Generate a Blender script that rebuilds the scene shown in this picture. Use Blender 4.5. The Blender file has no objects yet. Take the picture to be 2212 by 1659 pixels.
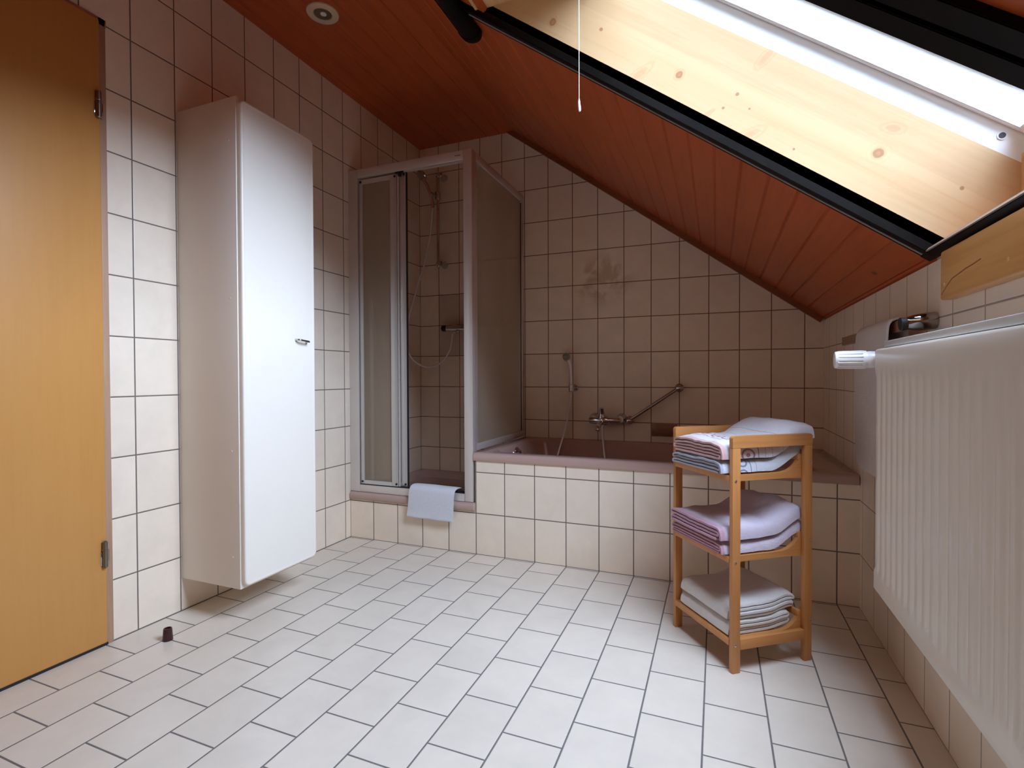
import bpy, bmesh, math, random
from mathutils import Vector, Matrix, noise
random.seed(7)
SC = bpy.context.scene
COL = SC.collection
PI = math.pi

# ------------------------------------------------------------------ measures
T = 0.152            # tile pitch across
RP = 0.2019          # tile pitch up
D = 0.7228           # back wall (y)
W = 2.3533           # right wall (x)
H = 2.395            # flat ceiling
YF = -3.30           # wall behind the camera
TAN = 0.737
def zs(x): return 2.417 - TAN * (x - 0.65)      # sloping ceiling
XB = 0.65 + (2.417 - H) / TAN                    # where the slope meets the flat ceiling
LEN = math.hypot(1, TAN)
SD = Vector((1, 0, -TAN)) / LEN                  # down the slope
SN = Vector((TAN, 0, 1)) / LEN                   # out of the room
def sp(x, y, n):                                 # point on the slope above x, n along the outward normal
    return Vector((x, y, zs(x))) + SN * n

# ------------------------------------------------------------------ materials
def s2l(c): return c / 12.92 if c <= 0.04045 else ((c + 0.055) / 1.055) ** 2.4
def rgb(r, g, b): return (s2l(r / 255), s2l(g / 255), s2l(b / 255), 1)
def lin(r, g, b): return (r, g, b, 1)

class NT:
    def __init__(s, name):
        s.m = bpy.data.materials.new(name); s.m.use_nodes = True
        s.t = s.m.node_tree; s.t.nodes.clear()
        s.out = s.t.nodes.new('ShaderNodeOutputMaterial')
    def n(s, typ, **kw):
        nd = s.t.nodes.new('ShaderNode' + typ)
        for k, v in kw.items(): setattr(nd, k, v)
        return nd
    def l(s, a, b): s.t.links.new(a, b)
    def put(s, sock, v):
        if hasattr(v, 'is_output'): s.l(v, sock)
        else: sock.default_value = v
    def math(s, op, a, b=0.0, c=None, clamp=False):
        nd = s.n('Math', operation=op); nd.use_clamp = clamp
        s.put(nd.inputs[0], a); s.put(nd.inputs[1], b)
        if c is not None: s.put(nd.inputs[2], c)
        return nd.outputs[0]
    def mix(s, f, a, b, blend='MIX'):
        nd = s.n('Mix', data_type='RGBA', blend_type=blend)
        s.put(nd.inputs[0], f); s.put(nd.inputs[6], a); s.put(nd.inputs[7], b)
        return nd.outputs[2]
    def smooth(s, v, lo, hi, a=0.0, b=1.0):
        nd = s.n('MapRange', interpolation_type='SMOOTHSTEP')
        s.put(nd.inputs[0], v)
        for i, q in zip((1, 2, 3, 4), (lo, hi, a, b)): nd.inputs[i].default_value = q
        return nd.outputs[0]
    def pos(s):
        return s.n('TexCoord').outputs['Object']
    def scale(s, vec, sx, sy, sz):
        nd = s.n('Mapping'); s.l(vec, nd.inputs[0]); nd.inputs[3].default_value = (sx, sy, sz)
        return nd.outputs[0]
    def noise(s, vec, scale, detail=3, rough=0.5, dist=0.0):
        nd = s.n('TexNoise'); s.l(vec, nd.inputs['Vector'])
        nd.inputs['Scale'].default_value = scale; nd.inputs['Detail'].default_value = detail
        nd.inputs['Roughness'].default_value = rough; nd.inputs['Distortion'].default_value = dist
        return nd.outputs[0]
    def bump(s, h, strength=0.3, dist=0.002):
        nd = s.n('Bump'); nd.inputs['Strength'].default_value = strength; nd.inputs['Distance'].default_value = dist
        s.l(h, nd.inputs['Height']); return nd.outputs[0]
    def bsdf(s, color, rough=0.5, metal=0.0, spec=0.5, normal=None, **kw):
        p = s.n('BsdfPrincipled')
        s.put(p.inputs['Base Color'], color); s.put(p.inputs['Roughness'], rough); s.put(p.inputs['Metallic'], metal)
        s.put(p.inputs['Specular IOR Level'], spec)
        if normal is not None: s.l(normal, p.inputs['Normal'])
        for k, v in kw.items(): s.put(p.inputs[k.replace('_', ' ')], v)
        s.l(p.outputs[0], s.out.inputs[0]); return p

def plain(name, c, rough=0.5, metal=0.0, spec=0.5, var=0.04, sc=8.0, bump=0.0, bsc=200.0, **kw):
    t = NT(name); v = t.pos()
    n = t.noise(v, sc, 3)
    f = t.math('MULTIPLY', t.math('SUBTRACT', n, 0.5), var * 2)
    h = t.n('HueSaturation'); h.inputs['Color'].default_value = c
    t.l(t.math('ADD', f, 1.0), h.inputs['Value'])
    nm = t.bump(t.noise(v, bsc, 2), bump, 0.001) if bump else None
    t.bsdf(h.outputs[0], rough, metal, spec, nm, **kw)
    return t.m

TILE_W = lin(0.835, 0.72, 0.59)
TILE_F = lin(0.68, 0.605, 0.515)
GROUT = lin(0.13, 0.105, 0.09)

def tile(name, base, uax, vax, pu, pv, u0, v0, brick=False, grout=GROUT, gw=0.0042, rough=0.3, extra=None):
    t = NT(name); P = t.pos(); sep = t.n('SeparateXYZ'); t.l(P, sep.inputs[0])
    ax = {'x': 0, 'y': 1, 'z': 2}
    u = t.math('DIVIDE', t.math('SUBTRACT', sep.outputs[ax[uax]], u0), pu)
    v = t.math('DIVIDE', t.math('SUBTRACT', sep.outputs[ax[vax]], v0), pv)
    cu = t.math('FLOOR', u)
    if brick:
        v = t.math('ADD', v, t.math('MULTIPLY', t.math('FLOORED_MODULO', cu, 2.0), 0.5))
    cv = t.math('FLOOR', v)
    fu, fv = t.math('SUBTRACT', u, cu), t.math('SUBTRACT', v, cv)
    du = t.math('MULTIPLY', t.math('MINIMUM', fu, t.math('SUBTRACT', 1.0, fu)), pu)
    dv = t.math('MULTIPLY', t.math('MINIMUM', fv, t.math('SUBTRACT', 1.0, fv)), pv)
    d = t.math('MINIMUM', du, dv)
    g = t.smooth(d, gw * 0.5 - 0.0004, gw * 0.5 + 0.0006, 1.0, 0.0)
    cell = t.n('CombineXYZ'); t.l(cu, cell.inputs[0]); t.l(cv, cell.inputs[1])
    wn = t.n('TexWhiteNoise', noise_dimensions='3D'); t.l(cell.outputs[0], wn.inputs[0])
    off = t.n('VectorMath', operation='MULTIPLY_ADD'); t.l(wn.outputs['Color'], off.inputs[0])
    off.inputs[1].default_value = (9, 9, 9); t.l(P, off.inputs[2])
    cl = t.noise(off.outputs[0], 7.0, 4, 0.55, 0.6)
    fine = t.noise(off.outputs[0], 34.0, 3, 0.6)
    val = t.math('ADD', t.math('MULTIPLY', t.math('SUBTRACT', cl, 0.5), 0.22),
                 t.math('ADD', t.math('MULTIPLY', t.math('SUBTRACT', fine, 0.5), 0.07),
                        t.math('MULTIPLY', t.math('SUBTRACT', wn.outputs['Value'], 0.5), 0.05)))
    hs = t.n('HueSaturation'); hs.inputs['Color'].default_value = base
    t.l(t.math('ADD', val, 1.0), hs.inputs['Value'])
    col = hs.outputs[0]
    if extra: col = extra(t, P, sep, col, cl)
    gn = t.mix(t.noise(P, 60.0, 2), grout, lin(grout[0] * 1.5, grout[1] * 1.5, grout[2] * 1.5))
    col = t.mix(g, col, gn)
    nm = t.bump(t.smooth(d, gw * 0.3, gw * 0.5 + 0.002), 0.45, 0.0016)
    rg = t.math('ADD', t.math('MULTIPLY', g, 0.5), rough)
    t.bsdf(col, rg, 0, 0.45, nm)
    return t.m

def back_extra(t, P, sep, col, cl):
    # brownish marbling on a few tiles above the tub, two darker tiles behind the shower mixer
    def box(ax, lo, hi, e=0.004):
        return t.math('MULTIPLY', t.smooth(sep.outputs[ax], lo - e, lo + e), t.smooth(sep.outputs[ax], hi - e, hi + e, 1.0, 0.0))
    dk = t.math('MULTIPLY', box(0, 0.1425, 0.44, .0005), box(2, 1.0095, 1.413, .0005))
    col = t.mix(t.math('MULTIPLY', dk, 0.42), col, lin(0.36, 0.24, 0.18))
    mp = t.n('Mapping'); t.l(P, mp.inputs[0]); mp.inputs[1].default_value = (-1.235 / 0.24, 0, -1.44 / 0.19)
    mp.inputs[3].default_value = (1 / 0.24, 0.0, 1 / 0.19)
    ln = t.n('VectorMath', operation='LENGTH'); t.l(mp.outputs[0], ln.inputs[0])
    m = t.math('MULTIPLY', t.smooth(ln.outputs['Value'], 0.35, 1.0, 1.0, 0.0), t.smooth(t.noise(P, 7.0, 4, 0.62, 0.3), 0.44, 0.6))
    return t.mix(t.math('MULTIPLY', m, 0.5), col, lin(0.40, 0.22, 0.12))

def wood(name, base, dark, axis='y', grain=1.0, rough=0.4, knots=0.0, spec=0.5, band=0.25, kc=None, ksc=3.0, coat=0.0, seam=None):
    t = NT(name); P = t.pos()
    st = {'x': (0.06, 1, 1), 'y': (1, 0.06, 1), 'z': (1, 1, 0.06)}[axis]
    q = t.scale(P, *st)
    n1 = t.noise(q, 55 * grain, 4, 0.6, 0.3)
    n2 = t.noise(q, 9 * grain, 3, 0.5, 0.8)
    f = t.math('ADD', t.math('MULTIPLY', t.smooth(n1, 0.4, 0.75), 0.5), t.math('MULTIPLY', t.smooth(n2, 0.35, 0.7), band))
    col = t.mix(f, base, dark)
    if seam:
        # glued-up boards: each strip a slightly different tone
        sep = t.n('SeparateXYZ'); t.l(P, sep.inputs[0])
        s_ = t.math('DIVIDE', t.math('ADD', t.math('MULTIPLY', sep.outputs[0], seam[0]), t.math('MULTIPLY', sep.outputs[2], seam[1])), seam[2])
        wn = t.n('TexWhiteNoise', noise_dimensions='1D'); t.l(t.math('FLOOR', s_), wn.inputs['W'])
        h = t.n('HueSaturation'); t.l(col, h.inputs['Color'])
        t.l(t.math('ADD', 0.92, t.math('MULTIPLY', wn.outputs['Value'], 0.14)), h.inputs['Value']); col = h.outputs[0]
    if knots:
        v = t.n('TexVoronoi'); t.l(t.scale(P, *[(1 if a > 0.5 else 0.55) for a in st]), v.inputs['Vector']); v.inputs['Scale'].default_value = ksc
        v.inputs['Randomness'].default_value = 1.0
        k = t.smooth(v.outputs['Distance'], 0.02 * knots, 0.055 * knots, 1.0, 0.0)
        col = t.mix(t.math('MULTIPLY', k, 0.8), col, kc or dark)
    nm = t.bump(n1, 0.12, 0.001)
    t.bsdf(col, rough, 0, spec, nm, Coat_Weight=coat, Coat_Roughness=0.2)
    return t.m

M = {}
M['tile_left'] = tile('wall_tile_left', TILE_W, 'y', 'z', T, RP, -0.0407, 0)
M['tile_back'] = tile('wall_tile_back', TILE_W, 'x', 'z', T, RP, -0.0097, 0, extra=back_extra, grout=lin(0.15, 0.08, 0.052))
M['tile_right'] = tile('wall_tile_right', TILE_W, 'y', 'z', T, RP, -0.7958, 0, grout=lin(0.27, 0.215, 0.185), gw=0.0036)
M['tile_front'] = tile('wall_tile_front', TILE_W, 'x', 'z', T, RP, 0, 0)
M['tile_floor'] = tile('floor_tile', TILE_F, 'x', 'y', T, 0.1999, 0.0012, -0.6108, brick=True, rough=0.28, grout=lin(0.12, 0.11, 0.105))
M['ceil'] = wood('ceiling_boards_varnished', lin(0.46, 0.088, 0.020), lin(0.32, 0.052, 0.012), 'y', 1.0, 0.36, knots=1.0, kc=lin(0.05, 0.012, 0.006), ksc=4.0)
M['trim'] = wood('ceiling_trim_wood', lin(0.26, 0.075, 0.026), lin(0.16, 0.04, 0.013), 'x', 1.0, 0.4)
M['plaster'] = plain('white_plaster', lin(0.74, 0.66, 0.6), 0.8)
M['pine_x'] = None
M['door'] = wood('door_beech_veneer', lin(0.575, 0.275, 0.074), lin(0.54, 0.25, 0.064), 'z', 1.3, 0.38, band=0.35)
M['door_frame'] = wood('door_edge_worn', lin(0.46, 0.29, 0.19), lin(0.34, 0.19, 0.12), 'z', 1.0, 0.55)
M['apron'] = wood('pine_board_oiled', lin(0.68, 0.37, 0.13), lin(0.48, 0.20, 0.06), 'y', 0.8, 0.4, knots=1.1, kc=lin(0.16, 0.05, 0.02), ksc=3.2)
M['bamboo'] = wood('bamboo', lin(0.55, 0.24, 0.075), lin(0.43, 0.165, 0.045), 'z', 1.6, 0.42, band=0.3)
M['bamboo_a'] = wood('bamboo_rail', lin(0.55, 0.24, 0.075), lin(0.43, 0.165, 0.045), 'x', 1.6, 0.42, band=0.3)
M['chrome'] = plain('chrome', lin(0.58, 0.57, 0.57), 0.09, 1.0, var=0.01)
M['chrome_dark'] = plain('chrome_smoked', lin(0.36, 0.33, 0.31), 0.07, 1.0, var=0.01)
M['chrome_hose'] = plain('metal_hose', lin(0.80, 0.76, 0.74), 0.42, 0.55, var=0.03, bump=0.3, bsc=400)
M['brass_dark'] = plain('hinge_metal', lin(0.28, 0.24, 0.2), 0.3, 1.0)
M['lacquer'] = plain('white_lacquer', lin(0.84, 0.785, 0.70), 0.35, var=0.012)
M['carcass'] = plain('white_melamine', lin(0.80, 0.74, 0.66), 0.45, var=0.012)
M['sanitary'] = plain('bahama_beige_enamel', lin(0.46, 0.315, 0.275), 0.16, var=0.02)
M['sanitary_dark'] = plain('brown_glazed_ceramic', lin(0.30, 0.15, 0.09), 0.25, var=0.04)
M['alu'] = plain('white_powder_aluminium', lin(0.72, 0.68, 0.66), 0.40, 0.6, var=0.015)
M['alu_grey'] = plain('anodised_profile', lin(0.62, 0.61, 0.61), 0.3, 0.6, var=0.02)
M['rubber'] = plain('black_rubber', lin(0.012, 0.011, 0.011), 0.6)
M['black'] = plain('black_lacquered_metal', lin(0.0025, 0.002, 0.002), 0.38, spec=0.14)
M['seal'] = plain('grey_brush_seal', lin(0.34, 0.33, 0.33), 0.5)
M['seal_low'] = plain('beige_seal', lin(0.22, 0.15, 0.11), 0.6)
M['radiator'] = plain('radiator_enamel', lin(0.76, 0.71, 0.635), 0.3, var=0.01)
M['rad_grey'] = plain('radiator_grille_grey', lin(0.55, 0.53, 0.51), 0.35, var=0.01)
M['white_plastic'] = plain('white_plastic', lin(0.82, 0.82, 0.82), 0.3, var=0.01)
M['winwhite'] = plain('window_white_paint', lin(0.80, 0.81, 0.82), 0.4, var=0.015)
M['cap'] = plain('dark_red_plastic', lin(0.045, 0.007, 0.009), 0.35, var=0.1)
M['lamp_ring'] = plain('cream_lamp_ring', lin(0.66, 0.52, 0.36), 0.4)
M['lamp_in'] = plain('lamp_reflector', lin(0.22, 0.19, 0.14), 0.3, 0.7)
M['lamp_bulb'] = plain('frosted_bulb', lin(0.75, 0.74, 0.7), 0.2)
M['cord'] = plain('white_cord', lin(0.78, 0.74, 0.72), 0.6)
M['hole'] = plain('dark_hole', lin(0.01, 0.01, 0.02), 0.6)
M['soil'] = plain('roof_tile_outside', lin(0.2, 0.1, 0.07), 0.9)

def pine():
    t = NT('pine_shaft_boards'); P = t.pos()
    # coordinates along / across the slope
    sep = t.n('SeparateXYZ'); t.l(P, sep.inputs[0])
    al = t.math('ADD', t.math('MULTIPLY', sep.outputs[0], SD.x), t.math('MULTIPLY', sep.outputs[2], SD.z))
    ac = t.math('ADD', t.math('MULTIPLY', sep.outputs[0], SN.x), t.math('MULTIPLY', sep.outputs[2], SN.z))
    cb = t.n('CombineXYZ'); t.l(al, cb.inputs[0]); t.l(sep.outputs[1], cb.inputs[1]); t.l(ac, cb.inputs[2])
    V = cb.outputs[0]
    q = t.scale(V, 0.05, 1, 1)
    n1 = t.noise(q, 70, 4, 0.6, 0.2); n2 = t.noise(q, 12, 3, 0.5, 1.0)
    f = t.math('ADD', t.math('MULTIPLY', t.smooth(n1, 0.45, 0.8), 0.35), t.math('MULTIPLY', t.smooth(n2, 0.4, 0.75), 0.3))
    col = t.mix(f, lin(0.58, 0.395, 0.215), lin(0.49, 0.285, 0.125))
    wn = t.n('TexWhiteNoise', noise_dimensions='1D'); t.l(t.math('FLOOR', t.math('DIVIDE', ac, 0.075)), wn.inputs['W'])
    h = t.n('HueSaturation'); t.l(col, h.inputs['Color']); t.l(t.math('ADD', 0.93, t.math('MULTIPLY', wn.outputs['Value'], 0.12)), h.inputs['Value'])
    col = h.outputs[0]
    def knot(x, z, r, ang=0.0, st=1.0, c=(0.30, 0.12, 0.05), amt=0.8):
        nonlocal col
        a0 = x * SD.x + z * SD.z; c0 = x * SN.x + z * SN.z
        da = t.math('SUBTRACT', al, a0); dc = t.math('SUBTRACT', ac, c0)
        wob = t.math('MULTIPLY', t.math('SUBTRACT', t.noise(V, 40, 2), 0.5), r * 0.9)
        u = t.math('ADD', t.math('MULTIPLY', da, math.cos(ang)), t.math('MULTIPLY', dc, math.sin(ang)))
        v = t.math('SUBTRACT', t.math('MULTIPLY', dc, math.cos(ang)), t.math('MULTIPLY', da, math.sin(ang)))
        u = t.math('DIVIDE', u, st)
        d = t.math('ADD', t.math('SQRT', t.math('ADD', t.math('MULTIPLY', u, u), t.math('MULTIPLY', v, v))), wob)
        col = t.mix(t.math('MULTIPLY', t.smooth(d, r * 0.75, r * 1.1, 1.0, 0.0), amt), col, lin(*c))
        if r > 0.008:
            ring = t.math('MULTIPLY', t.smooth(d, r * 1.1, r * 2.6, 1.0, 0.0), t.smooth(t.math('SINE', t.math('MULTIPLY', d, 520.0)), -0.2, 0.9))
            col = t.mix(t.math('MULTIPLY', ring, 0.35), col, lin(0.5, 0.27, 0.12))
    for k in KNOTS: knot(*k)
    nm = t.bump(n1, 0.06, 0.001)
    t.bsdf(col, 0.42, 0, 0.4, nm)
    return t.m
KNOTS = [(1.386, 1.958, 0.0115), (1.756, 1.715, 0.012), (1.535, 1.897, 0.006), (1.644, 1.74, 0.011, 1.15, 3.0, (0.48, 0.3, 0.16), 0.55),
         (1.83, 1.59, 0.007, 1.2, 3.6, (0.45, 0.28, 0.15), 0.55), (1.93, 1.515, 0.010, 0.95, 3.4, (0.45, 0.28, 0.15), 0.5),
         (1.972, 1.71, 0.011, 1.4, 2.2, (0.45, 0.27, 0.14), 0.5), (2.225, 1.42, 0.0135), (2.255, 1.475, 0.011, 0.3, 1.8, (0.42, 0.24, 0.12), 0.6),
         (1.905, 1.63, 0.0045), (1.935, 1.585, 0.0035), (1.87, 1.60, 0.0035), (2.39, 1.31, 0.005), (2.04, 1.46, 0.003)]
M['pine'] = pine()
M['pine_side'] = wood('pine_lining_boards', lin(0.72, 0.46, 0.23), lin(0.58, 0.32, 0.13), 'y', 0.9, 0.42, knots=1.0, kc=lin(0.3, 0.12, 0.05), ksc=2.4)

def glass():
    t = NT('window_glass'); n = t.noise(t.pos(), 2.0)
    tr = t.n('BsdfTransparent'); t.put(tr.inputs[0], lin(0.94, 0.95, 0.95))
    gl = t.n('BsdfGlossy'); t.l(t.math('MULTIPLY', n, 0.01), gl.inputs['Roughness'])
    fr = t.n('Fresnel'); fr.inputs[0].default_value = 1.45
    mx = t.n('MixShader'); t.l(fr.outputs[0], mx.inputs[0]); t.l(tr.outputs[0], mx.inputs[1]); t.l(gl.outputs[0], mx.inputs[2])
    t.l(mx.outputs[0], t.out.inputs[0]); return t.m
M['glass'] = glass()
def acrylic():
    t = NT('rippled_acrylic_pane'); P = t.pos()
    v = t.n('TexVoronoi'); t.l(P, v.inputs['Vector']); v.inputs['Scale'].default_value = 110
    nm = t.bump(v.outputs['Distance'], 0.5, 0.002)
    tr = t.n('BsdfTransparent'); t.put(tr.inputs[0], lin(0.92, 0.87, 0.80))
    p = t.n('BsdfPrincipled'); t.put(p.inputs['Base Color'], t.mix(t.noise(P, 160, 2), lin(0.55, 0.49, 0.41), lin(0.64, 0.58, 0.5)))
    p.inputs['Roughness'].default_value = 0.28; t.l(nm, p.inputs['Normal'])
    tl = t.n('BsdfTranslucent'); t.put(tl.inputs[0], lin(0.62, 0.56, 0.48))
    a = t.n('MixShader'); a.inputs[0].default_value = 0.4; t.l(p.outputs[0], a.inputs[1]); t.l(tl.outputs[0], a.inputs[2])
    mx = t.n('MixShader'); mx.inputs[0].default_value = 0.38; t.l(tr.outputs[0], mx.inputs[1]); t.l(a.outputs[0], mx.inputs[2])
    t.l(mx.outputs[0], t.out.inputs[0]); return t.m
M['acrylic'] = acrylic()

def terry(name, c, edge=None, pattern=None, lines=None, hem=0.012, stripes=None):
    """towel cloth; UV = (metres along the sweep, metres along the cloth)"""
    t = NT(name); P = t.pos()
    uv = t.n('TexCoord').outputs['UV']; sep = t.n('SeparateXYZ'); t.l(uv, sep.inputs[0])
    U, V = sep.outputs[0], sep.outputs[1]
    n = t.noise(P, 60, 4, 0.6)
    h = t.n('HueSaturation'); h.inputs['Color'].default_value = c
    t.l(t.math('ADD', 0.94, t.math('MULTIPLY', n, 0.12)), h.inputs['Value']); col = h.outputs[0]
    if edge:
        ec, w, amt = edge
        col = t.mix(t.math('MULTIPLY', t.smooth(U, w * 0.4, w, 1.0, 0.0), amt), col, ec)
    if pattern:
        pc, u0, u1 = pattern
        inb = t.math('MULTIPLY', t.math('GREATER_THAN', U, u0), t.math('LESS_THAN', U, u1))
        pv = (u1 - u0)
        fv = t.math('SUBTRACT', t.math('FRACT', t.math('DIVIDE', V, pv * 0.72)), 0.5)
        cu = t.math('DIVIDE', t.math('SUBTRACT', U, (u0 + u1) / 2), pv)
        r = t.math('SQRT', t.math('ADD', t.math('MULTIPLY', cu, cu), t.math('MULTIPLY', t.math('MULTIPLY', fv, fv), 0.62)))
        ring = t.math('GREATER_THAN', t.math('SINE', t.math('MULTIPLY', r, 27.0)), 0.35)
        ring = t.math('MULTIPLY', ring, t.math('LESS_THAN', r, 0.40))
        for u in (u0, u1):
            ring = t.math('MAXIMUM', ring, t.math('LESS_THAN', t.math('ABSOLUTE', t.math('SUBTRACT', U, u)), 0.0016))
        inb2 = t.math('MULTIPLY', t.math('GREATER_THAN', U, u0 - .002), t.math('LESS_THAN', U, u1 + .002))
        col = t.mix(t.math('MULTIPLY', t.math('MULTIPLY', ring, inb2), 0.85), col, pc)
    if lines:
        for u in lines:
            k = t.math('LESS_THAN', t.math('ABSOLUTE', t.math('SUBTRACT', U, u)), 0.0012)
            col = t.mix(t.math('MULTIPLY', k, 0.55), col, lin(0.30, 0.27, 0.30))
    if stripes:
        for v0 in stripes[1]:
            k = t.math('LESS_THAN', t.math('ABSOLUTE', t.math('SUBTRACT', V, v0)), 0.0022)
            col = t.mix(t.math('MULTIPLY', k, 0.7), col, stripes[0])
    nm = t.bump(t.math('ADD', t.noise(P, 420, 3, 0.7), t.math('MULTIPLY', t.noise(P, 90, 2), 0.5)), 0.8, 0.004)
    t.bsdf(col, 0.95, 0, 0.1, nm, Sheen_Weight=0.25)
    return t.m
M['towel_red'] = terry('terry_white_red_rings', lin(0.76, 0.74, 0.78), (lin(0.62, 0.34, 0.33), 0.02, 0.8), (lin(0.34, 0.10, 0.11), 0.052, 0.125), (0.150, 0.175, 0.215))
M['towel_blue'] = terry('terry_white_blue_rings', lin(0.72, 0.75, 0.82), (lin(0.30, 0.33, 0.42), 0.012, 0.7), (lin(0.16, 0.19, 0.32), 0.046, 0.105), (0.125,))
M['towel_lilac'] = terry('terry_lilac', lin(0.70, 0.62, 0.74), (lin(0.55, 0.30, 0.38), 0.022, 0.9))
M['towel_pink'] = terry('terry_pale_pink', lin(0.72, 0.63, 0.74), (lin(0.55, 0.29, 0.37), 0.016, 0.95))
M['towel_white'] = terry('terry_white', lin(0.74, 0.70, 0.68))
M['towel_cream'] = terry('terry_cream_white', lin(0.74, 0.68, 0.64))
M['mat'] = terry('terry_mat_white', lin(0.74, 0.75, 0.80))
M['towel_hang'] = terry('terry_hanging', lin(0.70, 0.63, 0.58))

# ------------------------------------------------------------------ mesh helpers
def box(bm, lo, hi, bev=0.0, seg=2):
    lo, hi = Vector(lo), Vector(hi)
    r = bmesh.ops.create_cube(bm, size=1.0)
    for v in r['verts']:
        v.co = Vector([lo[i] + (v.co[i] + 0.5) * (hi[i] - lo[i]) for i in range(3)])
    if bev:
        es = list({e for v in r['verts'] for e in v.link_edges})
        bmesh.ops.bevel(bm, geom=es, offset=bev, segments=seg, affect='EDGES', profile=0.5)
    return bm

def prism(bm, pts, vec):
    """closed prism: polygon pts moved by vec"""
    vec = Vector(vec); a = [bm.verts.new(Vector(p)) for p in pts]; b = [bm.verts.new(Vector(p) + vec) for p in pts]
    n = len(pts)
    bm.faces.new(a); bm.faces.new(b[::-1])
    for i in range(n): bm.faces.new((a[i], b[i], b[(i + 1) % n], a[(i + 1) % n]))
    return bm

def frame(d):
    d = Vector(d).normalized(); u = d.cross(Vector((0, 0, 1)))
    if u.length < 1e-4: u = d.cross(Vector((1, 0, 0)))
    u.normalize(); return u, d.cross(u).normalized()

def lathe(bm, o, axis, prof, seg=32):
    """prof: list of (along axis, radius)"""
    o = Vector(o); d = Vector(axis).normalized(); u, v = frame(d); rings = []
    for h, r in prof:
        c = o + d * h
        if r < 1e-6: rings.append([bm.verts.new(c)])
        else: rings.append([bm.verts.new(c + (u * math.cos(2 * PI * i / seg) + v * math.sin(2 * PI * i / seg)) * r) for i in range(seg)])
    for A, B in zip(rings, rings[1:]):
        if len(A) == 1 and len(B) == 1: continue
        if len(A) == 1:
            for i in range(seg): bm.faces.new((A[0], B[i], B[(i + 1) % seg]))
        elif len(B) == 1:
            for i in range(seg): bm.faces.new((A[(i + 1) % seg], A[i], B[0]))
        else:
            for i in range(seg): bm.faces.new((A[(i + 1) % seg], A[i], B[i], B[(i + 1) % seg]))
    for R_, fl in ((rings[0], False), (rings[-1], True)):
        if len(R_) > 2: bm.faces.new(R_ if fl else R_[::-1])
    return bm

def spline(pts, n=8):
    pts = [Vector(p) for p in pts]; P = [pts[0] * 2 - pts[1]] + pts + [pts[-1] * 2 - pts[-2]]; out = []
    for i in range(1, len(P) - 2):
        p0, p1, p2, p3 = P[i - 1:i + 3]
        for k in range(n):
            t = k / n
            out.append(0.5 * ((2 * p1) + (p2 - p0) * t + (2 * p0 - 5 * p1 + 4 * p2 - p3) * t * t + (3 * p1 - p0 - 3 * p2 + p3) * t ** 3))
    out.append(pts[-1]); return out

def tube(bm, pts, r, seg=12, rr=None):
    pts = [Vector(p) for p in pts]; n = len(pts); rings = []; u = None
    for i in range(n):
        d = (pts[min(i + 1, n - 1)] - pts[max(i - 1, 0)]).normalized()
        if u is None: u, _ = frame(d)
        u = (u - d * u.dot(d)).normalized(); v = d.cross(u)
        q = rr[i] if rr else r
        rings.append([bm.verts.new(pts[i] + (u * math.cos(2 * PI * k / seg) + v * math.sin(2 * PI * k / seg)) * q) for k in range(seg)])
    for A, B in zip(rings, rings[1:]):
        for k in range(seg): bm.faces.new((A[k], A[(k + 1) % seg], B[(k + 1) % seg], B[k]))
    bm.faces.new(rings[0][::-1]); bm.faces.new(rings[-1]); return bm

def rrect(x0, x1, y0, y1, r, n=8):
    out = []
    for cx, cy, a in ((x1 - r, y1 - r, 0), (x0 + r, y1 - r, 90), (x0 + r, y0 + r, 180), (x1 - r, y0 + r, 270)):
        for k in range(n + 1):
            t = math.radians(a + 90 * k / n); out.append((cx + r * math.cos(t), cy + r * math.sin(t)))
    return out

def loft(bm, rings, cap0=True, cap1=True):
    V = [[bm.verts.new(Vector(p)) for p in R_] for R_ in rings]; n = len(V[0])
    for A, B in zip(V, V[1:]):
        for k in range(n): bm.faces.new((A[k], A[(k + 1) % n], B[(k + 1) % n], B[k]))
    if cap0: bm.faces.new(V[0][::-1])
    if cap1: bm.faces.new(V[-1])
    return bm

def BM(): return bmesh.new()

def root_of(o):
    while o.parent: o = o.parent
    return o

def obj(name, bm, mat, parent=None, smooth=35, local=False, label=None):
    """link bm as ONE mesh object; coordinates are the room's unless local"""
    if parent is not None and not local:
        o_ = root_of(parent).location
        bmesh.ops.translate(bm, verts=bm.verts, vec=-o_)
    bmesh.ops.recalc_face_normals(bm, faces=bm.faces)
    me = bpy.data.meshes.new(name); bm.to_mesh(me); bm.free()
    if smooth:
        for p in me.polygons: p.use_smooth = True
        me.set_sharp_from_angle(angle=math.radians(smooth))
    o = bpy.data.objects.new(name, me); COL.objects.link(o)
    me.materials.append(M[mat] if isinstance(mat, str) else mat)
    if parent is not None: o.parent = parent
    if label: o['label'] = label
    return o

def thing(name, label, cat, loc=(0, 0, 0), rz=0.0, group=None):
    o = bpy.data.objects.new(name, None); COL.objects.link(o); o.empty_display_size = 0.05
    o.location = loc; o.rotation_euler = (0, 0, rz); o['label'] = label; o['category'] = cat
    if group: o['group'] = group
    return o

def tag(o, label, cat, group=None, kind=None):
    o['label'] = label; o['category'] = cat
    if group: o['group'] = group
    if kind: o['kind'] = kind
    return o

def struct(o, label, cat):
    o['kind'] = 'structure'; o['label'] = label; o['category'] = cat; return o

def sroot(name, label, cat, loc):
    return struct(thing(name, label, cat, loc), label, cat)

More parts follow.
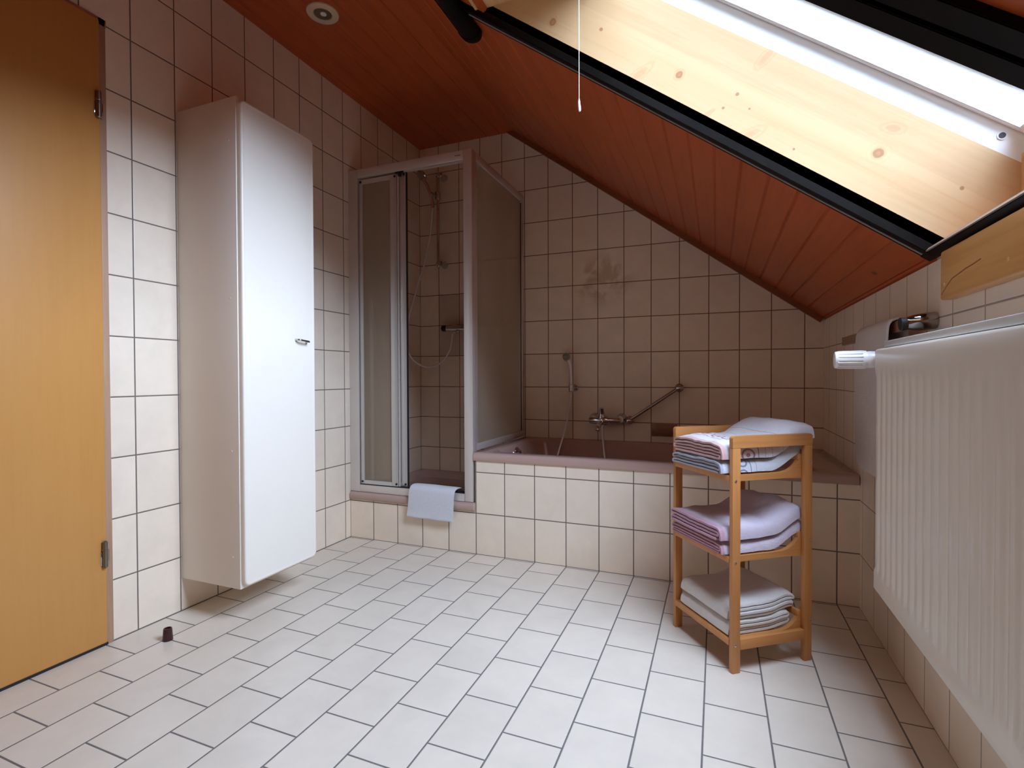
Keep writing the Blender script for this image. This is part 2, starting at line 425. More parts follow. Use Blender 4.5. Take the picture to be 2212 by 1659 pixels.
# ------------------------------------------------------------------ the room
struct(obj('floor', box(BM(), (-0.1, YF - 0.1, -0.08), (W + 0.25, D + 0.1, 0)), 'tile_floor', smooth=0),
       'pale grey floor tiles laid in staggered rows with dark joints', 'floor')
struct(obj('wall_left', box(BM(), (-0.12, YF, 0), (0, D, H + 0.05)), 'tile_left', smooth=0), 'tall white tiled wall behind the tall cabinet and the door', 'wall')
def gable(y0, y1):
    x1 = W + 0.1
    return prism(BM(), [(-0.12, y0, 0), (x1, y0, 0), (x1, y0, zs(x1) + 0.02), (XB, y0, H + 0.05), (-0.12, y0, H + 0.05)], (0, y1 - y0, 0))
struct(obj('wall_back', gable(D, D + 0.1), 'tile_back', smooth=0), 'beige tiled gable wall above the bathtub, cut by the sloping ceiling', 'wall')
struct(obj('wall_front', gable(YF - 0.1, YF), 'tile_front', smooth=0), 'tiled gable wall behind the camera', 'wall')
struct(obj('wall_right', box(BM(), (W, YF - 0.1, 0), (W + 0.25, D + 0.1, 1.150)), 'tile_right', smooth=0), 'low tiled knee wall behind the radiator', 'wall')

def boards(x0, x1, zf, pitch, phase, y0, y1, up, bm):
    """closed slab whose underside is a row of boards with V joints"""
    g, dp = 0.0045, 0.0045
    xs = []; k = math.ceil((x0 - phase) / pitch - 1e-6)
    while phase + k * pitch <= x1 + 1e-6:
        xs.append(phase + k * pitch); k += 1
    pts = [(x0, 0.0)]
    for x in xs:
        if x - g > x0 and x + g < x1: pts += [(x - g, 0), (x, dp), (x + g, 0)]
    pts.append((x1, 0.0))
    low = [Vector((x, y0, zf(x))) + up * n for x, n in pts]
    top = [Vector((x1, y0, zf(x1))) + up * 0.03, Vector((x0, y0, zf(x0))) + up * 0.03]
    return prism(bm, low + top, (0, y1 - y0, 0))
SHF, SHN = -0.735, -1.387                                   # far and near faces of the window shaft
struct(obj('ceiling', boards(0.0, XB, lambda x: H, 0.0897, XB, YF, D, Vector((0, 0, 1)), BM()), 'ceil', smooth=0),
       'flat dark red-brown boarded ceiling holding the recessed lamp', 'ceiling')
bm = BM()
XO0, XO1 = 1.155, 2.343                                      # opening of the shaft in the slope
for y0, y1, xa, xb in ((SHF, D, XB, W + 0.06), (YF, SHN, XB, W + 0.06), (SHN, SHF, XB, XO0), (SHN, SHF, XO1, W + 0.06)):
    boards(xa, xb, zs, 0.0722, 1.124, y0, y1, SN, bm)
struct(obj('ceiling', bm, 'ceil', smooth=0), 'sloping red-brown boarded ceiling around the roof window', 'ceiling')

def slopebar(bm, x0, x1, y0, y1, n0, n1, bev=0.0):
    """bar lying along the slope"""
    P = [sp(x0, y0, n0), sp(x1, y0, n0), sp(x1, y0, n1), sp(x0, y0, n1)]
    if not bev: return prism(bm, P, (0, y1 - y0, 0))
    b2 = BM(); prism(b2, P, (0, y1 - y0, 0)); bmesh.ops.bevel(b2, geom=list(b2.edges), offset=bev, segments=2, affect='EDGES')
    me = bpy.data.meshes.new('x'); b2.to_mesh(me); b2.free(); bm.from_mesh(me); bpy.data.meshes.remove(me); return bm
struct(obj('trim_1', slopebar(BM(), 0.632, W, D - 0.018, D, -0.028, 0.0), 'trim', smooth=0), 'narrow red-brown trim strip along the slope above the tub wall', 'trim')

# tiled masonry under tub and shower
struct(obj('wall_bath', box(BM(), (0.757, 0, 0), (W, 0.03, 0.460)), 'tile_front', smooth=0), 'white tiled front below the bathtub', 'wall')
struct(obj('wall_shower', box(BM(), (0, 0, 0), (0.757, 0.03, 0.2088)), 'tile_front', smooth=0), 'low white tiled front below the shower sill', 'wall')
struct(obj('wall_side', box(BM(), (0.757, 0.03, 0), (0.768, D, 0.46)), 'tile_right', smooth=0), 'tiled side between shower and bathtub', 'wall')

# ------------------------------------------------------------------ roof window and its pine shaft
n0 = 0.239                                                    # inner face of the window frame above the slope
def zw(x): return zs(x) + n0 * LEN
XT, XBOT = 0.65 + (2.417 + n0 * LEN - 2.06) / TAN, 2.497
shaft = [(XO0, zs(XO0)), (W, zs(W)), (W, 1.150), (XBOT, 1.150), (XBOT, zw(XBOT)), (XT, 2.06), (XO0 - 0.02, 2.06)]
struct(obj('trim_2', prism(BM(), [(x, SHF, z) for x, z in shaft], (0, 0.03, 0)), 'pine', smooth=0), 'knotty pine side panel of the roof window shaft beside the black frame', 'shaft lining')
struct(obj('trim_3', prism(BM(), [(x, SHN - 0.03, z) for x, z in shaft], (0, 0.03, 0)), 'pine', smooth=0), 'near pine side panel of the roof window shaft', 'shaft lining')
struct(obj('trim_4', box(BM(), (XO0 - 0.03, SHN, 2.06), (XT + 0.02, SHF, 2.085)), 'pine_side', smooth=0), 'orange-brown top panel of the roof window shaft', 'shaft lining')
struct(obj('trim_5', box(BM(), (XBOT, SHN, 1.13), (XBOT + 0.03, SHF, zw(XBOT) + 0.02)), 'pine_side', smooth=0), 'upright pine panel at the foot of the roof window shaft', 'shaft lining')
struct(obj('trim_6', box(BM(), (W - 0.006, SHN, 1.150), (XBOT, SHF, 1.160)), 'pine_side', smooth=0), 'pine sill at the foot of the roof window shaft', 'shaft lining')
# apron board on the wall
ap = sroot('trim_7', 'oiled pine board with a split on the wall below the roof window', 'board', (W - 0.013, -0.81, 1.08))
bm = box(BM(), (W - 0.027, -2.2, 1.040), (W, -0.806, 1.150), 0.005, 3)
obj('board', bm, 'apron', ap)
bm = BM()
crack = [(-0.815, 1.052), (-0.84, 1.066), (-0.87, 1.079), (-0.90, 1.083), (-0.935, 1.088), (-0.965, 1.09), (-1.0, 1.094)]
for (ya, za), (yb, zb) in zip(crack, crack[1:]):
    prism(bm, [(W - 0.0265, ya, za - 0.0012), (W - 0.0265, yb, zb - 0.0012), (W - 0.0265, yb, zb + 0.0012), (W - 0.0265, ya, za + 0.0012)], (-0.0008, 0, 0))
obj('crack', bm, 'trim', ap, label='dark split in the pine board')
for y in (-0.83, -1.10, -1.37):
    obj('wooden_plug', lathe(BM(), (W - 0.0265, y, 1.072), (-1, 0, 0), [(0, 0.0045), (0.0012, 0.0045), (0.0018, 0.003), (0.0018, 0)], 16), 'pine_side', ap)

win = sroot('window_1', 'white framed roof window set in the sloping ceiling', 'window', tuple(sp((XT + XBOT) / 2, (SHF + SHN) / 2, n0)))
def rail(bm, xa, xb, ya, yb, na, nb, bev=0.0): return slopebar(bm, xa, xb, ya, yb, na, nb, bev)
dxn = SN.x * n0                                               # bars are placed by the slope point below them
bm = BM(); xf0, xf1 = XT - 0.06 - dxn, XBOT + 0.02 - dxn
rail(bm, xf0, xf1, SHF, SHF + 0.06, n0, n0 + 0.16); rail(bm, xf0, xf1, SHN - 0.06, SHN, n0, n0 + 0.16)
rail(bm, xf0 - 0.05, xf0 + 0.01, SHN - 0.06, SHF + 0.06, n0, n0 + 0.16); rail(bm, xf1 - 0.0, xf1 + 0.05, SHN - 0.06, SHF + 0.06, n0 - 0.02, n0 + 0.16)
obj('frame', bm, 'winwhite', win, smooth=0)
sash = BM()
xs0, xs1 = xf0 + 0.012, xf1 - 0.002
gy = 0.014; nb0, nb1 = n0 + 0.052, n0 + 0.135
rail(sash, xs0, xs1, SHF - gy, SHF - 0.003, nb0, nb1, 0.003); rail(sash, xs0, xs1, SHN + 0.003, SHN + gy, nb0, nb1, 0.003)
rail(sash, xs0, xs0 + 0.06, SHN + 0.003, SHF - 0.003, nb0, nb1, 0.003); rail(sash, xs1 - 0.06, xs1, SHN + 0.003, SHF - 0.003, nb0, nb1, 0.003)
so = obj('sash', sash, 'winwhite', win, smooth=30)
bead = BM(); nc0, nc1 = nb1 - 0.004, nb1 + 0.012
rail(bead, xs0 + .05, xs1 - .05, SHF - gy - 0.008, SHF - gy + 0.004, nc0, nc1); rail(bead, xs0 + .05, xs1 - .05, SHN + gy - 0.004, SHN + gy + 0.008, nc0, nc1)
obj('glazing_bead', bead, 'winwhite', so, smooth=0)
obj('glass_pane', rail(BM(), xs0 + 0.04, xs1 - 0.04, SHN + 0.02, SHF - 0.02, nb1 + 0.002, nb1 + 0.008), 'glass', so, smooth=0)
hc = Vector((2.462, SHF, 1.420))
bm = lathe(BM(), (hc.x, SHF + 0.0005, hc.z), (0, -1, 0), [(0, 0.0095), (0.002, 0.0095), (0.002, 0.007), (0.0005, 0.006), (0.0005, 0)], 20)
obj('bolt_collar', bm, 'winwhite', win)
obj('bolt_hole', lathe(BM(), (hc.x, SHF - 0.001, hc.z), (0, -1, 0), [(0, 0.0068), (0.0008, 0.0068), (0.0008, 0)], 20), 'hole', win)

# black roller insect screen frame on the slope, with its pull cord
scr = thing('insect_screen', 'black framed roller screen on the slope around the roof window', 'window screen', tuple(sp(2.33, -0.69, -0.01)))
def side_rail(ya, yb):
    s = 1 if yb > ya else -1
    bm = BM(); w = abs(yb - ya)
    slopebar(bm, 1.05, 2.345, ya, ya + s * w * 0.46, -0.0135, 0.006, 0.0015)
    slopebar(bm, 1.05, 2.345, ya + s * w * 0.54, yb, -0.0155, 0.006, 0.0015)
    o = obj('side_rail', bm, 'black', scr)
    if s > 0: return
    obj('brush_seal', slopebar(BM(), 1.10, 2.33, ya + s * w * 0.46, ya + s * w * 0.535, -0.0175, 0.0), 'seal', o, smooth=0)  # pale grey strip painted in as the highlight line along the black rail
side_rail(-0.690, -0.739)
side_rail(SHN - 0.085, SHN + 0.003)
bm = slopebar(BM(), 2.331, 2.3525, SHN - 0.085, -0.690, -0.0150, 0.004, 0.0015)
obj('bottom_rail', bm, 'black', scr)
obj('bottom_seal', slopebar(BM(), 2.3285, 2.3308, SHN, SHF, -0.0148, -0.006), 'seal_low', scr, smooth=0)  # thin beige strip, its colour imitates the lit edge inside the bottom rail
bm = BM()
c0 = sp(1.045, 0, -0.022)
prof = []
for k in range(20):
    a = 2 * PI * k / 20; prof.append((c0.x + 0.048 * math.cos(a) * SD.x + 0.032 * math.sin(a) * SN.x, c0.z + 0.048 * math.cos(a) * SD.z + 0.032 * math.sin(a) * SN.z))
prism(bm, [(x, SHN - 0.12, z) for x, z in prof], (0, -0.60 - (SHN - 0.12), 0))
obj('cassette', bm, 'black', scr)
obj('cassette_cap', loft(BM(), [[(c0.x + (x - c0.x) * s, -0.60 + d_, c0.z + (z - c0.z) * s) for x, z in prof] for s, d_ in ((1.06, -0.004), (1.06, 0.016), (0.96, 0.024), (0.6, 0.028))]), 'black', scr)

# ------------------------------------------------------------------ door
dr = sroot('door_1', 'orange-brown beech veneered door with two hinges', 'door', (0.0, -1.62, 0.0))
bm = BM()
box(bm, (-0.01, -1.207, 0.0), (0.004, -1.1835, 2.035), 0.002); box(bm, (-0.01, -2.10, 2.010), (0.004, -1.181, 2.035), 0.002); box(bm, (-0.01, -2.10, 0), (0.004, -2.077, 2.035), 0.002)
obj('door_frame', bm, 'door_frame', dr)
obj('door_leaf', box(BM(), (-0.01, -2.085, 0.008), (0.014, -1.206, 2.022), 0.006, 3), 'door', dr)
obj('gap_seal', box(BM(), (-0.01, -2.085, 0.0), (0.010, -1.204, 0.008)), 'rubber', dr, smooth=0)  # black strip standing in for the shade in the gap under the leaf
for z in (1.745, 0.300):
    h = obj('hinge', lathe(BM(), (0.0205, -1.2155, z - 0.043), (0, 0, 1), [(0, 0.004), (0.003, 0.0075), (0.055, 0.0075), (0.056, 0.0085), (0.06, 0.0085), (0.061, 0.0075), (0.084, 0.0075), (0.087, 0.004), (0.087, 0)], 16), 'brass_dark', dr)
    bm = box(BM(), (0.0, -1.226, z - 0.036), (0.0165, -1.2155, z + 0.008), 0.001); box(bm, (0.0, -1.2155, z - 0.038), (0.0105, -1.197, z + 0.012), 0.001)
    obj('hinge_plate', bm, 'chrome', h)

# ------------------------------------------------------------------ tall cabinet
cb = thing('tall_cabinet', 'tall narrow white wall cabinet hung above the floor beside the door', 'cabinet', (0.0, -0.772, 0.124))
cy0, cy1, cz0, cz1, cd = -0.9495, -0.598, 0.124, 1.850, 0.3015
bm = BM(); th = 0.016
box(bm, (0, cy0, cz0), (cd, cy0 + th, cz1), 0.001); box(bm, (0, cy1 - th, cz0), (cd, cy1, cz1), 0.001)
box(bm, (0, cy0 + th, cz0), (cd, cy1 - th, cz0 + th)); box(bm, (0, cy0 + th, cz1 - th), (cd, cy1 - th, cz1)); box(bm, (0, cy0 + th, cz0 + th), (0.01, cy1 - th, cz1 - th))
obj('carcass', bm, 'carcass', cb)
bm = BM(); R0 = rrect(cy0 + 0.004, cy1 - 0.003, cz0 + 0.010, cz1 - 0.010, 0.022, 8)
def dring(x, ins, r): return [(x, y, z) for y, z in rrect(cy0 + 0.004 + ins, cy1 - 0.003 - ins, cz0 + 0.010 + ins, cz1 - 0.010 - ins, r, 8)]
loft(bm, [dring(cd + 0.001, 0, 0.022), dring(cd + 0.014, 0, 0.022), dring(cd + 0.018, 0.0015, 0.0205), dring(cd + 0.020, 0.004, 0.019), dring(cd + 0.0205, 0.010, 0.014), dring(cd + 0.0193, 0.0125, 0.012), dring(cd + 0.0193, 0.014, 0.010)])
dd = obj('cabinet_door', bm, 'lacquer', cb, smooth=50)
bm = tube(BM(), spline([(cd + 0.019, -0.705, 1.019), (cd + 0.034, -0.703, 1.018), (cd + 0.040, -0.690, 1.016), (cd + 0.040, -0.665, 1.014), (cd + 0.036, -0.652, 1.013), (cd + 0.019, -0.650, 1.013)], 6), 0.0042, 12)
obj('handle', bm, 'chrome', dd)
for z in (1.70, 1.15, 0.61, 0.235):
    obj('screw_cap', lathe(BM(), (cd - 0.035, cy0, z), (0, -1, 0), [(0, 0.0035), (0.001, 0.003), (0.0013, 0)], 14), 'lacquer', cb)

# ------------------------------------------------------------------ shower
tr = thing('shower_tray', 'brown-beige shower tray on the tiled step', 'shower tray', (0.37, 0.36, 0.209))
bm = BM()
def xy(x0, x1, y0, y1, r, z): return [(x, y, z) for x, y in rrect(x0, x1, y0, y1, r, 6)]
loft(bm, [xy(0.002, 0.755, -0.006, D - 0.002, 0.004, 0.2095), xy(0.001, 0.7565, -0.012, D - 0.001, 0.006, 0.215), xy(0.001, 0.7565, -0.014, D - 0.001, 0.008, 0.236), xy(0.002, 0.7555, -0.008, D - 0.002, 0.008, 0.248), xy(0.006, 0.75, 0.004, D - 0.006, 0.010, 0.252),
          xy(0.035, 0.72, 0.055, D - 0.035, 0.05, 0.252), xy(0.045, 0.71, 0.065, D - 0.045, 0.06, 0.240), xy(0.07, 0.685, 0.09, D - 0.07, 0.08, 0.15), xy(0.13, 0.62, 0.15, D - 0.13, 0.1, 0.128)])
obj('basin', bm, 'sanitary', tr, smooth=60)
obj('drain', lathe(BM(), (0.20, 0.5, 0.128), (0, 0, 1), [(0, 0.045), (0.002, 0.045), (0.004, 0.04), (0.005, 0.0)], 28), 'chrome', tr)

en = thing('shower_enclosure', 'white framed corner shower enclosure with rippled panes and sliding door', 'shower enclosure', (0.37, 0.02, 0.252))
fy0, fy1 = 0.0, 0.036
zt, zb = 1.985, 0.253
obj('wall_profile', box(BM(), (0.0, fy0, zb), (0.062, fy1, zt), 0.002), 'alu', en)
obj('corner_post', box(BM(), (0.697, fy0, zb), (0.7445, fy1 + 0.012, zt), 0.003), 'alu', en)
bm = box(BM(), (0.062, fy0, 1.938), (0.697, fy1, zt), 0.002)
hd = obj('header_rail', bm, 'alu', en)
obj('header_lip', box(BM(), (0.33, fy0 + 0.002, 1.930), (0.697, fy0 + 0.010, 1.938)), 'alu_grey', hd, smooth=0)
bm = BM()
for x0, w in ((0.652, .006), (0.660, .004), (0.666, .008), (0.676, .006)): box(bm, (x0, fy0 - 0.0006, 1.9595), (x0 + w, fy0 + .001, 1.9635))
obj('maker_mark', bm, 'rubber', hd, smooth=0)
bm = box(BM(), (0.062, fy0, zb), (0.697, fy1, 0.291), 0.002)
sl = obj('bottom_rail', bm, 'alu', en)
obj('rail_gap', box(BM(), (0.063, fy0 + 0.006, 0.291), (0.696, fy1 - 0.004, 0.2945)), 'rubber', sl, smooth=0)
def door_panel(x0, x1, y, wl, wr, zlo, zhi):
    bm = BM()
    box(bm, (x0, y, zlo), (x0 + wl, y + 0.014, zhi), 0.0015); box(bm, (x1 - wr, y, zlo), (x1, y + 0.014, zhi), 0.0015)
    box(bm, (x0 + wl, y + .001, zhi - 0.024), (x1 - wr, y + 0.013, zhi)); box(bm, (x0 + wl, y + .001, zlo), (x1 - wr, y + 0.013, zlo + 0.020))
    p = obj('sliding_door', bm, 'alu_grey', en)
    obj('pane', box(BM(), (x0 + wl - 0.002, y + 0.005, zlo + 0.018), (x1 - wr + 0.002, y + 0.009, zhi - 0.022)), 'acrylic', p, smooth=0)
    for x in (x0 + 0.010, x1 - 0.010):
        for z in (zlo + 0.012, zhi - 0.012): obj('roller', lathe(BM(), (x, y + .001, z), (0, -1, 0), [(0, 0.006), (0.004, 0.006), (0.005, 0.0)], 12), 'rubber', p)
    return p
door_panel(0.069, 0.306, 0.004, 0.022, 0.040, 0.2965, 1.928)
door_panel(0.120, 0.352, 0.020, 0.022, 0.036, 0.2965, 1.936)
bm = box(BM(), (0.309, 0.008, 0.2965), (0.314, 0.019, 1.936)); 
obj('door_seal', bm, 'alu', en, smooth=0)
obj('door_magnet_strip', box(BM(), (0.3525, 0.021, 0.2965), (0.3565, 0.032, 1.936)), 'rubber', en, smooth=0)
bm = BM(); box(bm, (0.300, 0.002, 1.9295), (0.352, 0.018, 1.9375)); box(bm, (0.316, 0.002, 1.915), (0.328, 0.018, 1.931))
obj('roller_guide', bm, 'rubber', en, smooth=0)
# fixed side pane above the tub rim
fx0, fx1 = 0.715, 0.7435
bm = box(BM(), (fx0, fy1 + 0.012, 1.945), (fx1, D - 0.001, zt), 0.002); box(bm, (fx0, fy1 + 0.012, 0.502), (fx1, D - 0.001, 0.535), 0.002)
box(bm, (fx0, D - 0.035, 0.535), (fx1, D - 0.001, 1.945), 0.002); box(bm, (fx0, fy1 + 0.012, 0.535), (fx1 - .004, fy1 + 0.034, 1.945), 0.002)
sf = obj('side_panel_frame', bm, 'alu', en)
obj('pane', box(BM(), (0.730, fy1 + 0.03, 0.53), (0.735, D - 0.03, 1.95)), 'acrylic', sf, smooth=0)
obj('pane_gasket', box(BM(), (0.7355, D - 0.0375, 0.54), (0.7405, D - 0.0345, 1.935)), 'rubber', sf, smooth=0)

# shower fittings on the back wall
rs = thing('shower_rail', 'chrome riser rail with wall brackets inside the shower', 'shower rail', (0.172, D, 1.6))
xr = 0.1705; yr = D - 0.055
obj('pole', tube(BM(), [(xr, yr, 1.585), (xr, yr, 2.20)], 0.0095, 16), 'chrome', rs)
for z in (2.178, 1.607):
    bm = lathe(BM(), (xr + 0.018, D, z), (0, -1, 0), [(0, 0.024), (0.006, 0.024), (0.02, 0.017), (0.045, 0.0155), (0.062, 0.0165), (0.068, 0.012), (0.070, 0)], 24)
    box(bm, (xr - 0.012, yr - 0.012, z - 0.012), (xr + 0.018, yr + 0.012, z + 0.012), 0.004)
    obj('bracket', bm, 'chrome', rs)
bm = box(BM(), (xr - 0.016, yr - 0.016, 2.02), (xr + 0.016, yr + 0.016, 2.075), 0.005, 3)
lathe(bm, (xr - 0.01, yr - 0.02, 2.045), (-0.5, -0.8, 0.1), [(0, 0.012), (0.03, 0.014), (0.034, 0.010), (0.034, 0)], 18)
for z in (2.062, 2.035): lathe(bm, (xr + 0.016, yr - 0.004, z), (1, -0.4, 0), [(0, 0.005), (0.006, 0.005), (0.008, 0)], 12)
obj('slider', bm, 'chrome', rs)
hs = thing('hand_shower', 'round chrome hand shower held high on the riser rail in the shower', 'hand shower', (0.148, 0.63, 2.05))
bm = tube(BM(), spline([(0.152, 0.632, 1.965), (0.146, 0.628, 2.03), (0.128, 0.615, 2.09), (0.105, 0.598, 2.14)], 6), 0.011, 14, None)
obj('handle', bm, 'chrome', hs)
d_ = Vector((-0.35, -0.62, -0.7)).normalized()
obj('head', lathe(BM(), Vector((0.098, 0.594, 2.165)) - d_ * 0.02, d_, [(0, 0.012), (0.006, 0.024), (0.02, 0.036), (0.028, 0.037), (0.031, 0.034), (0.032, 0)], 28), 'chrome', hs)
hz = tube(BM(), spline([(0.152, 0.632, 1.962), (0.128, 0.64, 1.80), (0.10, 0.62, 1.62), (0.062, 0.57, 1.42), (0.028, 0.53, 1.22), (0.022, 0.52, 1.08), (0.05, 0.545, 0.985), (0.12, 0.60, 0.936), (0.205, 0.64, 0.965), (0.262, 0.655, 1.05), (0.277, 0.660, 1.150)], 8), 0.0062, 10)
tag(obj('shower_hose', hz, 'chrome_hose'), 'metal shower hose looping down the back wall inside the shower', 'hose')
mx = thing('shower_mixer', 'chrome thermostat shower mixer on the back wall inside the shower', 'tap', (0.30, D, 1.187))
bm = lathe(BM(), (0.232, D - 0.06, 1.185), (1, 0, 0), [(0, 0.017), (0.002, 0.019), (0.19, 0.019), (0.192, 0.017), (0.192, 0)], 28)
obj('body', bm, 'chrome', mx)
obj('temperature_knob', lathe(BM(), (0.232, D - 0.06, 1.185), (-1, 0, 0), [(0, 0.0185), (0.012, 0.0195), (0.03, 0.019), (0.033, 0.016), (0.033, 0)], 24), 'rubber', mx)
obj('flow_knob', lathe(BM(), (0.424, D - 0.06, 1.185), (1, 0, 0), [(0, 0.0185), (0.012, 0.0195), (0.03, 0.019), (0.033, 0.016), (0.033, 0)], 24), 'chrome', mx)
for x in (0.262, 0.392): obj('wall_union', lathe(BM(), (x, D, 1.185), (0, -1, 0), [(0, 0.03), (0.008, 0.029), (0.016, 0.018), (0.05, 0.016), (0.05, 0)], 24), 'chrome', mx)
obj('outlet', lathe(BM(), (0.315, D - 0.065, 1.168), (0, 0, -1), [(0, 0.012), (0.010, 0.012), (0.014, 0.009), (0.014, 0)], 18), 'chrome', mx)

# bath mat over the sill
def cloth_strip(path, xs, th, wob=0.0, skew=0.0, nx=18, seed=0.0):
    """thick cloth: path of (y,z) swept across x; UV in metres"""
    bm = BM(); uvl = bm.loops.layers.uv.new('UVMap'); n = len(path); P = [Vector((0, y, z)) for y, z in path]
    nor = []
    for i in range(n):
        d = (P[min(i + 1, n - 1)] - P[max(i - 1, 0)]).normalized(); nor.append(Vector((0, -d.z, d.y)))
    arc = [0.0]
    for i in range(1, n): arc.append(arc[-1] + (P[i] - P[i - 1]).length)
    G = []
    for s in (1, -1):
        rows = []
        for i in range(n):
            row = []
            for j in range(nx + 1):
                f = j / nx; f2 = i / (n - 1)
                x = xs[0](f2) + (xs[1](f2) - xs[0](f2)) * f
                e = min(f, 1 - f) * 2; tk = th * (0.55 + 0.45 * min(1, e * 6)) * (0.6 + 0.4 * min(1, min(f2, 1 - f2) * 18))
                w = noise.noise(Vector((x * 14 + seed, arc[i] * 9, seed))) * wob
                p = P[i] + nor[i] * (s * tk / 2 + w); row.append(bm.verts.new((x, p.y, p.z + skew * (f - 0.5))))
            rows.append(row)
        G.append(rows)
    def face(vs, uvs):
        f = bm.faces.new(vs)
        for l, uv in zip(f.loops, uvs): l[uvl].uv = uv
    wid = xs[1](0) - xs[0](0)
    for rows in G:
        for i in range(n - 1):
            for j in range(nx):
                face((rows[i][j], rows[i][j + 1], rows[i + 1][j + 1], rows[i + 1][j]), [(j / nx * wid, arc[i]), ((j + 1) / nx * wid, arc[i]), ((j + 1) / nx * wid, arc[i + 1]), (j / nx * wid, arc[i + 1])])
    a, b = G
    for i in range(n - 1):
        for j in (0, nx): face((a[i][j], a[i + 1][j], b[i + 1][j], b[i][j]), [(j / nx * wid, arc[i]), (j / nx * wid, arc[i + 1]), (j / nx * wid, arc[i + 1]), (j / nx * wid, arc[i])])
    for j in range(nx):
        for i in (0, n - 1): face((a[i][j], a[i][j + 1], b[i][j + 1], b[i][j]), [(j / nx * wid, arc[i])] * 4)
    return bm
pth = [(p.y, p.z) for p in spline([(0, 0.062, 0.255), (0, 0.058, 0.285), (0, 0.045, 0.309), (0, 0.015, 0.316), (0, -0.012, 0.314), (0, -0.026, 0.300), (0, -0.030, 0.270), (0, -0.030, 0.22), (0, -0.031, 0.185), (0, -0.034, 0.163), (0, -0.032, 0.158), (0, -0.025, 0.158), (0, -0.022, 0.166), (0, -0.021, 0.20), (0, -0.020, 0.26)], 4)]
bmat = cloth_strip(pth, (lambda f: 0.414 - 0.030 * min(1, f * 1.6), lambda f: 0.667 - 0.022 * min(1, f * 1.5)), 0.0065, 0.0022, -0.004, 20, 2.3)
tag(obj('bath_mat', bmat, 'mat', smooth=60), 'small white terry mat hung over the shower sill', 'bath mat')

# ------------------------------------------------------------------ bathtub and fittings
tb = thing('bathtub', 'mauve-beige built-in bathtub on a tiled base', 'bathtub', (1.55, 0.36, 0.46))
bx0, bx1, by1 = 0.7465, W - 0.0015, D - 0.0015
bm = BM()
loft(bm, [xy(0.770, bx1, 0.0315, by1, 0.003, 0.12), xy(0.770, bx1, 0.0315, by1, 0.003, 0.4605), xy(bx0, bx1, -0.006, by1, 0.004, 0.4605), xy(bx0, bx1, -0.009, by1, 0.006, 0.466), xy(bx0, bx1, -0.009, by1, 0.006, 0.487), xy(bx0, bx1, -0.003, by1, 0.006, 0.4965), xy(bx0 + .002, bx1 - .002, 0.006, by1 - .002, 0.006, 0.4995),
          xy(0.815, 2.225, 0.055, D - 0.05, 0.09, 0.4995), xy(0.822, 2.215, 0.062, D - 0.057, 0.10, 0.494), xy(0.832, 2.20, 0.072, D - 0.067, 0.11, 0.47),
          xy(0.86, 2.10, 0.10, D - 0.095, 0.13, 0.25), xy(0.93, 1.98, 0.15, D - 0.14, 0.13, 0.145), xy(1.03, 1.88, 0.22, D - 0.21, 0.12, 0.13)], True, True)
obj('tub_shell', bm, 'sanitary', tb, smooth=60)
ov = obj('overflow_knob', lathe(BM(), (0.836, 0.36, 0.452), (0.98, 0, 0.15), [(0, 0.032), (0.006, 0.031), (0.010, 0.02), (0.018, 0.018), (0.022, 0.012), (0.022, 0)], 26), 'chrome', tb)
tp = thing('bath_tap', 'chrome single lever tap above the bathtub', 'tap', (1.265, D, 0.615))
for x in (1.190, 1.345): obj('rosette', lathe(BM(), (x, D, 0.625), (0, -1, 0), [(0, 0.034), (0.01, 0.033), (0.028, 0.026), (0.05, 0.018), (0.05, 0)], 28), 'chrome', tp)
bm = lathe(BM(), (1.168, D - 0.058, 0.618), (1, 0, 0), [(0, 0.015), (0.004, 0.019), (0.06, 0.020), (0.075, 0.027), (0.10, 0.028), (0.115, 0.020), (0.175, 0.019), (0.18, 0.015), (0.18, 0)], 28)
obj('body', bm, 'chrome', tp)
bm = tube(BM(), spline([(1.243, D - 0.058, 0.63), (1.243, D - 0.064, 0.655), (1.243, D - 0.075, 0.69)], 4), 0.015, 16, [0.024, 0.024, 0.023, 0.02, 0.017, 0.016, 0.015, 0.014, 0.013][:9])
obj('lever', bm, 'chrome', tp)
bm = tube(BM(), spline([(1.243, D - 0.07, 0.61), (1.24, D - 0.11, 0.598), (1.238, D - 0.145, 0.585), (1.238, D - 0.155, 0.568)], 5), 0.0135, 16)
obj('spout', bm, 'chrome', tp)
tag(obj('bath_hose', tube(BM(), spline([(1.247, D - 0.062, 0.592), (1.249, D - 0.064, 0.52), (1.258, D - 0.075, 0.44), (1.275, D - 0.11, 0.34), (1.26, D - 0.20, 0.22), (1.12, D - 0.30, 0.168), (1.0, D - 0.28, 0.185), (0.965, D - 0.18, 0.27), (0.985, D - 0.095, 0.40), (1.02, D - 0.055, 0.55), (1.047, D - 0.045, 0.68), (1.058, D - 0.045, 0.775)], 8), 0.0062, 10), 'chrome_hose'),
    'metal bath hose hanging from the wall holder into the bathtub', 'hose')
hb = thing('bath_hand_shower', 'small chrome and white hand shower in its wall holder above the tub', 'hand shower', (1.058, D, 0.80))
bm = lathe(BM(), (1.068, D, 0.803), (0, -1, 0), [(0, 0.020), (0.006, 0.020), (0.012, 0.012), (0.03, 0.012), (0.03, 0)], 24)
lathe(bm, (1.058, D - 0.045, 0.782), (0, 0, 1), [(0, 0.013), (0.003, 0.016), (0.04, 0.017), (0.042, 0.015), (0.042, 0)], 24)
obj('wall_holder', bm, 'chrome', hb)
obj('handle', tube(BM(), spline([(1.058, D - 0.045, 0.80), (1.057, D - 0.047, 0.87), (1.054, D - 0.052, 0.935), (1.045, D - 0.062, 0.972)], 5), 0.0085, 14), 'white_plastic', hb)
d_ = Vector((-0.30, -0.93, -0.2)).normalized()
